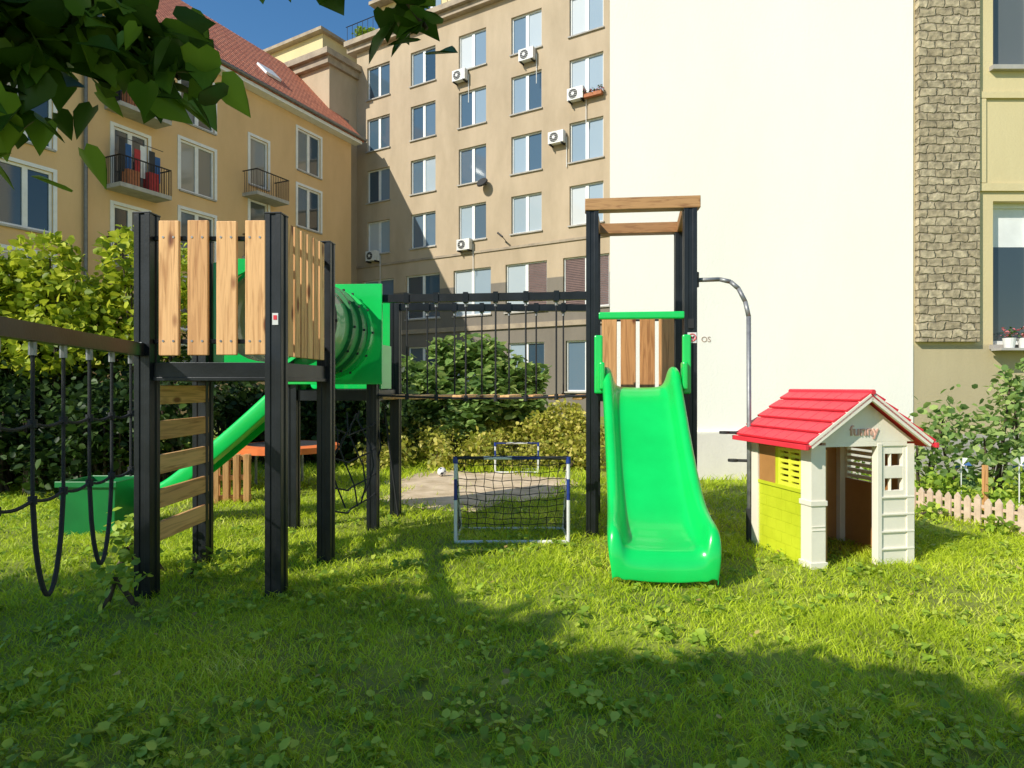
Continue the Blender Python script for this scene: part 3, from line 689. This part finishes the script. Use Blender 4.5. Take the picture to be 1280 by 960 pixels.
# ------------------------------------------------------------ playhouse
e=empty('toy_playhouse',(2.37,5.07,0),math.radians(11))
W_=.95;Dp=.85
mb=MB()
mb.b2(0,.13,0,.13,.0,.98,'cream'); mb.b2(-.012,.142,-.012,.142,.0,.05,'cream'); mb.b2(-.01,.14,-.01,.14,.50,.54,'cream')
mb.b2(W_-.07,W_,0,.1,0,.98,'cream')
mb.b2(0,.1,Dp-.1,Dp,0,.98,'cream'); mb.b2(W_-.1,W_,Dp-.1,Dp,0,.98,'cream')
x0,x1=.62,W_-.07
mb.b2(x0,x1,.01,.05,0,.60,'cream'); mb.b2(x0,x0+.06,.01,.05,.60,.98,'cream'); mb.b2(x1-.03,x1,.01,.05,.60,.98,'cream')
mb.b2(x0+.06,x1-.03,.012,.05,.70,.80,'cream'); mb.b2(x0+.06,x1-.03,.012,.05,.90,.98,'cream')
mb.b2(x0+.115,x0+.125,.015,.045,.6,.9,'cream')
for z in(.12,.26,.4,.54): mb.b2(x0+.01,W_-.002,-.004,.009,z,z+.014,'cream')
mb.b2(x0-.02,x0+.02,-.006,.06,0,.985,'cream')
for z in(.3,.33): mb.b2(.005,.125,-.005,-.001,z,z+.01,'cream')
mb.b2(.13,W_-.07,.0,.05,.965,1.0,'cream')
gx=W_/2
for y0,y1 in((0,.05),(Dp-.05,Dp)):
    mb.add([(0,y0,1.0),(W_,y0,1.0),(gx,y0,1.345),(0,y1,1.0),(W_,y1,1.0),(gx,y1,1.345)],[(0,1,2),(5,4,3),(0,3,4,1),(1,4,5,2),(2,5,3,0)],'cream')
mb.make('frame_and_front',e,bevel=.006)
g=MB()
for s_ in(-1,1):
    p=Vector((gx,-.085,1.37));q=Vector((gx+s_*.55,-.085,.985)); g.beam(p,q,.03,.06,'cream')
g.make('gable_trim',e,bevel=.004)
lw=MB(); lw.b2(.02,.06,.13,Dp-.1,0,.58,'lime')
z=.02; row=0
while z<.55:
    y=.14+(0.0 if row%2 else -.06)
    while y<Dp-.1:
        a_=max(y,.135);b_=min(y+.13,Dp-.105)
        if b_-a_>.03: lw.b2(.0155,.0195,a_+.0015,b_+.003,z,z+.0895,'lime')
        y+=.138
    z+=.093;row+=1
lw.b2(.005,.07,.13,Dp-.1,.58,.61,'lime')
lw.b2(.02,.06,.13,Dp-.1,.93,.98,'lime')
lw.b2(.012,.055,.145,.17,.61,.93,'yellow');lw.b2(.012,.055,.43,.455,.61,.93,'yellow');lw.b2(.01,.055,.17,.43,.61,.64,'yellow');lw.b2(.01,.055,.17,.43,.9,.93,'yellow');lw.b2(.01,.055,.285,.31,.64,.9,'yellow')
for k in range(5): lw.b2(.018,.04,.17,.43,.655+k*.05,.685+k*.05,'yellow')
lw.b2(.015,.06,.455,.5,.61,.93,'lime')
lw.b2(.008,.05,.5,.735,.61,.93,'brownp')
lw.make('side_wall',e,bevel=.003)
bw=MB(); bw.b2(.1,W_-.1,Dp-.05,Dp-.01,0,.98,'brownp')
bw.b2(W_-.05,W_-.01,.1,Dp-.1,0,.6,'brownp'); bw.b2(W_-.05,W_-.01,.1,.38,.6,.98,'brownp'); bw.b2(W_-.052,W_-.008,.38,Dp-.1,.94,.98,'cream'); bw.b2(W_-.054,W_-.006,.38,.41,.6,.94,'cream'); bw.b2(W_-.054,W_-.006,Dp-.13,Dp-.1,.6,.94,'cream')
for k in range(6): bw.b2(W_-.05,W_-.02,.41,Dp-.13,.615+k*.054,.647+k*.054,'cream')
bw.make('rear_walls',e,bevel=.004)
dr=MB(); dr.b2(.16,.19,.06,.62,.03,.94,'brownp'); dr.b2(.191,.197,.12,.56,.1,.42,'brownp'); dr.b2(.191,.197,.12,.56,.5,.88,'brownp'); dr.b2(.197,.21,.52,.56,.44,.48,'cream'); dr.make('door',e,bevel=.006)
rf=MB(); rows=5
for s_ in(-1,1):
    for k in range(rows):
        t0=k/rows;t1=(k+1)/rows
        p=Vector((gx+s_*.585*t0,0,1.395-.41*t0+.005)); q=Vector((gx+s_*.585*t1,0,1.395-.41*t1+.024))
        nC=7; 
        for c_ in range(nC):
            ya=-.10+c_*(1.05/nC); 
            rf.beam(Vector((p.x,ya+1.05/nC/2,p.z)),Vector((q.x,ya+1.05/nC/2,q.z)),1.05/nC-.004,.022,'red')
    p=Vector((gx,.425,1.375));q=Vector((gx+s_*.575,.425,.965)); rf.beam(p,q,1.05,.02,'red')
    rf.beam((gx+s_*.59,-.11,.975),(gx+s_*.59,.96,.975),.03,.04,'red')
rf.cyl((gx,-.11,1.405),(gx,.96,1.405),.022,'red',10)
rf.make('roof',e,bevel=.003)
text('gable_lettering','funny',.12,'pink',e,(gx,-.006,1.09),(math.radians(90),0,0),.006)

# ------------------------------------------------------------ football goals
def goal(name,loc,rz,w,h,dp,r=.016,dark=True):
    e=empty(name,loc,rz); f=MB()
    def seg(p,q,n,ms):
        p=Vector(p);q=Vector(q)
        for i in range(n): f.cyl(p.lerp(q,i/n),p.lerp(q,(i+1)/n),r+(.001*(i%2)),ms[i%len(ms)],10)
    seg((-w/2,0,h),(w/2,0,h),4,['blue','white','white','blue'] if not dark else ['dark','white','blue','dark'])
    for s_ in(-1,1):
        seg((s_*w/2,0,r),(s_*w/2,0,h),4,['white','white','blue','white']); seg((s_*w/2,0,r),(s_*w/2,dp,r),2,['white']); seg((s_*w/2,0,h),(s_*w/2,dp,r),2,['white'])
        f.cyl((s_*w/2,0,h-.05),(s_*w/2,0,h+.012),r*1.5,'blue',10)
    seg((-w/2,dp,r),(w/2,dp,r),2,['white']); seg((-w/2,-.0,r),(w/2,0,r),2,['white','white'])
    f.make('frame',e,smooth=False)
    t=MB(); nx=int(w/.085);nz=int(math.hypot(h,dp)/.085)
    def pt(i,j):
        a_=i/nx;b_=j/nz; sag=.05*math.sin(math.pi*a_)*math.sin(math.pi*b_)
        return Vector((-w/2+w*a_+.01*math.sin(j*2.1+i),dp*b_-.02+sag,h*(1-b_)+.012-sag*.8+.008*math.sin(i*1.7+j)))
    for i in range(nx+1):
        for j in range(nz):
            t.cyl(pt(i,j),pt(i,j+1),.0035,'net',4,cap=False)
    for j in range(nz+1):
        for i in range(nx): t.cyl(pt(i,j),pt(i+1,j),.0035,'net',4,cap=False)
    for s_ in(-1,1):
        for k in range(1,6):
            y=dp*k/6; t.cyl((s_*w/2,y,0.02),(s_*w/2,y,h*(1-k/6)),.003,'net',4,cap=False); zz=h*k/6; t.cyl((s_*w/2,0,zz),(s_*w/2,dp*(1-k/6),zz),.003,'net',4,cap=False)
    t.make('net',e)
goal('football_goal',(0,5.9,0),0,1.04,.79,.55)
goal('football_goal',(.08,10.7,0),0,.72,.5,.4,.014,False)
bm=bpy.data.meshes.new('ball'); import bmesh
q=bmesh.new(); bmesh.ops.create_icosphere(q,subdivisions=2,radius=.075); q.to_mesh(bm)
bm.materials.append(M['white']); bm.materials.append(M['dark'])
for i,p in enumerate(bm.polygons): p.material_index=1 if i%6==0 else 0; p.use_smooth=True
q.free(); o=bpy.data.objects.new('football',bm); COL.objects.link(o); o.location=(-1.13,10.3,.075)

# ------------------------------------------------------------ trampoline / pallet / tub
e=empty('trampoline',(-3.2,9.1,0)); t=MB(); n=32; R0=.72
for i in range(n):
    a0=2*math.pi*i/n;a1=2*math.pi*(i+1)/n; c0,s0,c1_,s1_=math.cos(a0),math.sin(a0),math.cos(a1),math.sin(a1)
    t.add([(R0*c0,R0*s0,.62),(R0*c1_,R0*s1_,.62),(.55*c1_,.55*s1_,.64),(.55*c0,.55*s0,.64),(R0*c0,R0*s0,.54),(R0*c1_,R0*s1_,.54)],[(0,1,2,3),(4,5,1,0)],'orange',.5)
t.add([(.55*math.cos(2*math.pi*i/n),.55*math.sin(2*math.pi*i/n),.635) for i in range(n)],[tuple(range(n))],'dark')
for i in range(6):
    a0=2*math.pi*(i+.5)/6; t.cyl((.66*math.cos(a0),.66*math.sin(a0),0),(.66*math.cos(a0),.66*math.sin(a0),.58),.02,'steel')
t.make('mat_and_legs',e)
t=MB()
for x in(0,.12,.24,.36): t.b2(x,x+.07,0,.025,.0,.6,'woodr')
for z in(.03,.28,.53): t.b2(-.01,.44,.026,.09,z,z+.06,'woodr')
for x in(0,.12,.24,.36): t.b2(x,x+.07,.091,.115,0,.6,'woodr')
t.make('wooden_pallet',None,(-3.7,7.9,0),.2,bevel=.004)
t=MB(); 
def tub(x0,x1,y0,y1,h,m):
    k=.03; v=[(x0+k,y0+k,0),(x1-k,y0+k,0),(x1-k,y1-k,0),(x0+k,y1-k,0),(x0,y0,h),(x1,y0,h),(x1,y1,h),(x0,y1,h)]
    i_=[(a+(.02 if a<(x0+x1)/2 else -.02),b+(.02 if b<(y0+y1)/2 else -.02),c) for a,b,c in v[4:]]+[(a,b,.03) for a,b,c in v[:4]]
    t.add(v+i_,[(3,2,1,0),(0,1,5,4),(1,2,6,5),(2,3,7,6),(3,0,4,7),(4,5,9,8),(5,6,10,9),(6,7,11,10),(7,4,8,11),(8,9,13,12),(9,10,14,13),(10,11,15,14),(11,8,12,15),(12,13,14,15)],m)
tub(-4.40,-3.84,6.2,6.7,.52,'greend'); t.b2(-4.42,-3.82,6.18,6.199,.47,.53,'greend'); t.make('green_planter_tub',bevel=.006)
e=empty('bench',(-7.4,9.2,0),.1); t=MB()
for k in range(3): t.b2(-.7,.7,k*.13,k*.13+.11,.42,.45,'woodx')
for x in(-.55,.55): t.b2(x-.03,x+.03,0,.36,0,.419,'woodx')
t.make('seat',e)

# ------------------------------------------------------------ vegetation
hedgem=leafmat('hedge_leaves',[(0,(.14,.21,.02)),(.4,(.40,.49,.03)),(1,(.74,.74,.07))],.4)
darkm=leafmat('dark_leaves',[(0,(.015,.035,.008)),(.6,(.04,.08,.015)),(1,(.08,.14,.025))],.3)  # darker copy of hedge leaves; shade below the lit top put into colour
shrubm=leafmat('shrub_leaves',[(0,(.10,.18,.05)),(.5,(.26,.40,.10)),(1,(.52,.62,.20))],.4)
wildm=leafmat('wild_leaves',[(0,(.17,.21,.02)),(.5,(.42,.42,.05)),(1,(.72,.62,.16))],.35)
def shrub(name,cs,rs,n,sz,mat,up=.45,shell=.6):
    e=empty(name)
    C=clumps(cs,rs,n,shell); k=C[:,2]>.02; C=C[k]
    leaves('foliage',C,rng.uniform(sz*.6,sz*1.3,len(C)),mat,up=up,parent=e)
    m=MB()
    for c,r in zip(cs,rs):
        for j in range(2):
            b0=Vector((c[0]+random.uniform(-.2,.2),c[1]+.1,0)); m.cyl(b0,Vector(c)+Vector((random.uniform(-.3,.3)*r,0,.2*r)),.025,'bark',6,.01)
    m.make('stems',e)
cs=[];rs=[]
for x in np.arange(-11,-4.8,.30): cs.append((x,9.5+random.uniform(-.4,.4),2.9+random.uniform(-.4,.45))); rs.append(random.uniform(.4,.62))
for x in np.arange(-11,-5.0,.5): cs.append((x,9.3+random.uniform(-.3,.4),2.2+random.uniform(-.2,.3))); rs.append(random.uniform(.45,.65))
shrub('tall_hedge',cs,rs,19000,.12,hedgem,shell=.7)
cs=[];rs=[]
for i in range(70): cs.append((random.uniform(-11,-4.9),9.6+random.uniform(-.4,.6),random.uniform(.4,1.9))); rs.append(random.uniform(.5,.75))
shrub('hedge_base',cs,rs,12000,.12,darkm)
cs=[];rs=[]
for i in range(60): cs.append((random.uniform(-5.4,-2.3),12.0+random.uniform(-.5,.5),random.uniform(.4,1.35))); rs.append(random.uniform(.4,.65))
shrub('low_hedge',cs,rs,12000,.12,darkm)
cs=[];rs=[]
for i in range(40): cs.append((random.uniform(-9,-4.4),8.6+random.uniform(-.3,.3),random.uniform(.3,1.2))); rs.append(random.uniform(.4,.6))
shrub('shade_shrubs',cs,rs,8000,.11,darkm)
cs=[(-1.6,13,1.4),(-1.1,13.2,2.0),(-.5,12.8,1.3),(-.1,13.1,1.7),(-.9,12.7,.9),(.25,13,1.1),(-2.0,13,.9),(-.5,13.1,2.15),(-2.1,13.2,1.7),(.45,13.2,1.6),(-1.5,13.1,2.2)]
shrub('elder_shrub',cs,[.55,.5,.6,.45,.6,.45,.55,.35,.35,.3,.25],5200,.19,shrubm,up=.6,shell=.15)
cs=[(.55,12.2,.55),(1.0,12.3,.75),(1.35,12.1,.5),(.8,12.1,.4)]
shrub('yellow_shrub',cs,[.4,.42,.4,.4],3000,.08,wildm)
cs=[];rs=[]
for i in range(150):
    y=random.uniform(10.9,14.2); cs.append((random.uniform(-2.7,1.6),y,random.uniform(.02,.3)+(y-10.9)*.18)); rs.append(random.uniform(.16,.34))
shrub('wild_undergrowth',cs,rs,17000,.085,wildm,up=.25,shell=.2)
cs=[(-2.75,4.6,.25),(-2.55,4.1,.2),(-2.9,4.9,.3),(-2.3,4.75,.15)]
shrub('nettles',cs,[.22,.2,.25,.15],380,.06,weedm,up=.5,shell=.1)
cs=[(5.3,8.2,.6),(5.7,8.4,.95),(6.1,8.1,.7),(6.5,8.3,1.2),(6.9,8.2,.8),(5.6,7.9,.35),(6.3,7.7,.4),(7.2,8,.5),(6.6,8.4,1.5)]
shrub('garden_shrubs',cs,[.4,.42,.45,.4,.5,.4,.45,.5,.3],2100,.1,shrubm,up=.5,shell=.1)
cs=[(4.75,8.4,.2),(5.1,7.6,.2),(5.2,7.0,.15),(5.5,6.6,.15),(5.9,7.2,.2),(4.6,7.0,.05),(4.8,6.3,.05)]
shrub('flower_bed',cs,[.3,.28,.25,.25,.3,.15,.13],2200,.07,weedm,shell=.2)
f=MB(); p0=Vector((4.7,7.5,0));p1=Vector((5.05,5.9,0))
K=15
for k in range(K):
    p=p0.lerp(p1,k/(K-1)); h=.26+random.uniform(-.02,.02); a_=math.atan2((p1-p0).y,(p1-p0).x); R_=Matrix.Rotation(a_,3,'Z')
    f.box((p.x,p.y,h/2),(.07,.018,h),'pickets',R_); d_=R_@Vector((.035,0,0)); nn=R_@Vector((0,.009,0))
    f.add([p-d_-nn+Vector((0,0,h)),p+d_-nn+Vector((0,0,h)),p-nn+Vector((0,0,h+.045)),p-d_+nn+Vector((0,0,h)),p+d_+nn+Vector((0,0,h)),p+nn+Vector((0,0,h+.045))],[(0,1,2),(5,4,3),(1,4,5,2),(0,2,5,3)],'pickets')
for z in(.1,.2): f.beam(p0+Vector((.02,0,z)),p1+Vector((.02,0,z)),.02,.03,'pickets')
f.make('picket_fence')
def pinwheel(loc):
    e=empty('garden_pinwheel',loc); m=MB(); m.cyl((0,0,0),(0,0,.52),.006,'white',6)
    for k in range(6):
        a_=k*math.pi/3; u_=Vector((math.cos(a_),0,math.sin(a_)));v_=Vector((math.cos(a_+.9),0,math.sin(a_+.9)))
        c0=Vector((0,-.02,.52)); m.add([c0,c0+u_*.1+Vector((0,-.02,0)),c0+(u_+v_)*.05+Vector((0,.01,0))],[(0,1,2)],'cloth_b' if k%3==0 else 'white')
    m.cyl((0,-.05,.52),(0,0,.52),.01,'white',8); m.make('vanes',e)
pinwheel((5.3,7.55,0)); pinwheel((5.35,6.75,.1))
f=MB(); f.b2(-.02,.02,-.02,.02,0,.6,'woodv'); f.make('garden_stake',None,(5.1,6.9,0))

# ------------------------------------------------------------ trees near the camera
treem=leafmat('linden_leaves',[(0,(.03,.07,.012)),(.6,(.08,.17,.02)),(1,(.22,.36,.04))],.35,.4)
def limb(m,pts,r0,r1):
    n=len(pts)-1
    for i in range(n):
        a_=r0+(r1-r0)*i/n;b_=r0+(r1-r0)*(i+1)/n; m.cyl(pts[i],pts[i+1],a_,'bark',9,b_)
def tree(name,base,top,crown,radii,n,sz,extra=None):
    e=empty(name); m=MB(); base=Vector(base);top=Vector(top)
    tp=[base.lerp(top,t)+Vector((.12*math.sin(3*t),.1*math.sin(4*t),0)) for t in(0,.25,.5,.75,1)]
    limb(m,tp,.24,.14)
    for c in crown:
        c=Vector(c); s_=tp[random.choice((3,4))]; mid=s_.lerp(c,.5)+Vector((random.uniform(-.3,.3),random.uniform(-.3,.3),.25)); limb(m,[s_,mid,c],.08,.02)
        for j in range(4):
            q=c+Vector((random.uniform(-.8,.8),random.uniform(-.8,.8),random.uniform(-.4,.6))); limb(m,[mid.lerp(c,.7),q],.02,.006)
    C=clumps(crown,radii,n,.2,(1,1,.8)); S=rng.uniform(sz*.7,sz*1.3,len(C))
    k=C[:,2]>2.3; C=C[k];S=S[k]
    leaves('crown',C,S,treem,up=.5,heart=False,parent=e)
    if extra:
        Cs=[]
        for tw in extra:
            limb(m,[Vector(p) for p in tw['pts']],tw.get('r',.015),.004)
            P_=[Vector(p) for p in tw['pts']]
            for q in range(tw['n']):
                t=random.random()**.8*(len(P_)-1); i=min(int(t),len(P_)-2); p=P_[i].lerp(P_[i+1],t-i); s_=tw['s']
                Cs.append(p+Vector((random.gauss(0,s_),random.gauss(0,s_),random.gauss(-.02,s_*.7))))
        Cs=np.array([tuple(p) for p in Cs]); leaves('low_branch_leaves',Cs,rng.uniform(.045,.085,len(Cs)),treem,up=.5,heart=True,parent=e,hang=True)
    m.make('trunk_and_limbs',e)
cr1=[(-8.6,-.1,4.3,1.05),(-7.5,-.2,4.4,1.05),(-6.6,-.6,4.6,1.05),(-5.9,-1.1,4.8,.95),(-9.6,-.6,4.5,1.1),(-8.5,-2.0,5.0,1.3),(-7.1,-2.5,5.2,1.3),(-5.9,-2.9,5.3,1.2),(-9.6,-1.9,5.0,1.2)]
tw=[dict(pts=[(-5.2,-2.0,4.3),(-3.0,.0,3.3),(-1.5,1.05,2.6),(-.95,1.25,2.42)],n=430,s=.10,r=.03),
    dict(pts=[(-1.5,1.1,2.55),(-1.1,1.22,2.33),(-.96,1.22,2.19),(-.83,1.22,2.12)],n=340,s=.072),
    dict(pts=[(-1.5,1.18,2.4),(-1.2,1.22,2.17),(-1.0,1.22,1.98)],n=260,s=.06),
    dict(pts=[(-1.05,1.27,2.4),(-.78,1.27,2.2),(-.66,1.27,2.06)],n=150,s=.05),
    dict(pts=[(-1.4,1.0,2.62),(-.75,1.1,2.43),(-.45,1.2,2.29),(-.15,1.2,2.235)],n=85,s=.03),
    dict(pts=[(-.5,1.1,2.36),(-.22,1.2,2.21),(-.16,1.2,2.12)],n=26,s=.026)]
tree('shade_tree',(-7.6,-2.4,0),(-7.5,-2.1,4.0),[c[:3] for c in cr1],[c[3] for c in cr1],12500,.18,tw)
cr2=[(-5.15,-1.85,4.85,.95),(-4.45,-2.15,5.0,.9),(-3.6,-2.35,5.0,.9),(-2.75,-2.6,5.05,.9),(-1.85,-2.7,5.05,.95),(-1.0,-2.8,5.0,.95),(-4.6,-3.6,5.4,1.2),(-3.0,-3.9,5.5,1.2),(-1.5,-4.0,5.4,1.2)]  # unseen second tree, added with its crown laid out to shade the foreground
tree('shade_tree',(-2.8,-4.2,0),(-2.9,-3.9,4.3),[c[:3] for c in cr2],[c[3] for c in cr2],12500,.18)
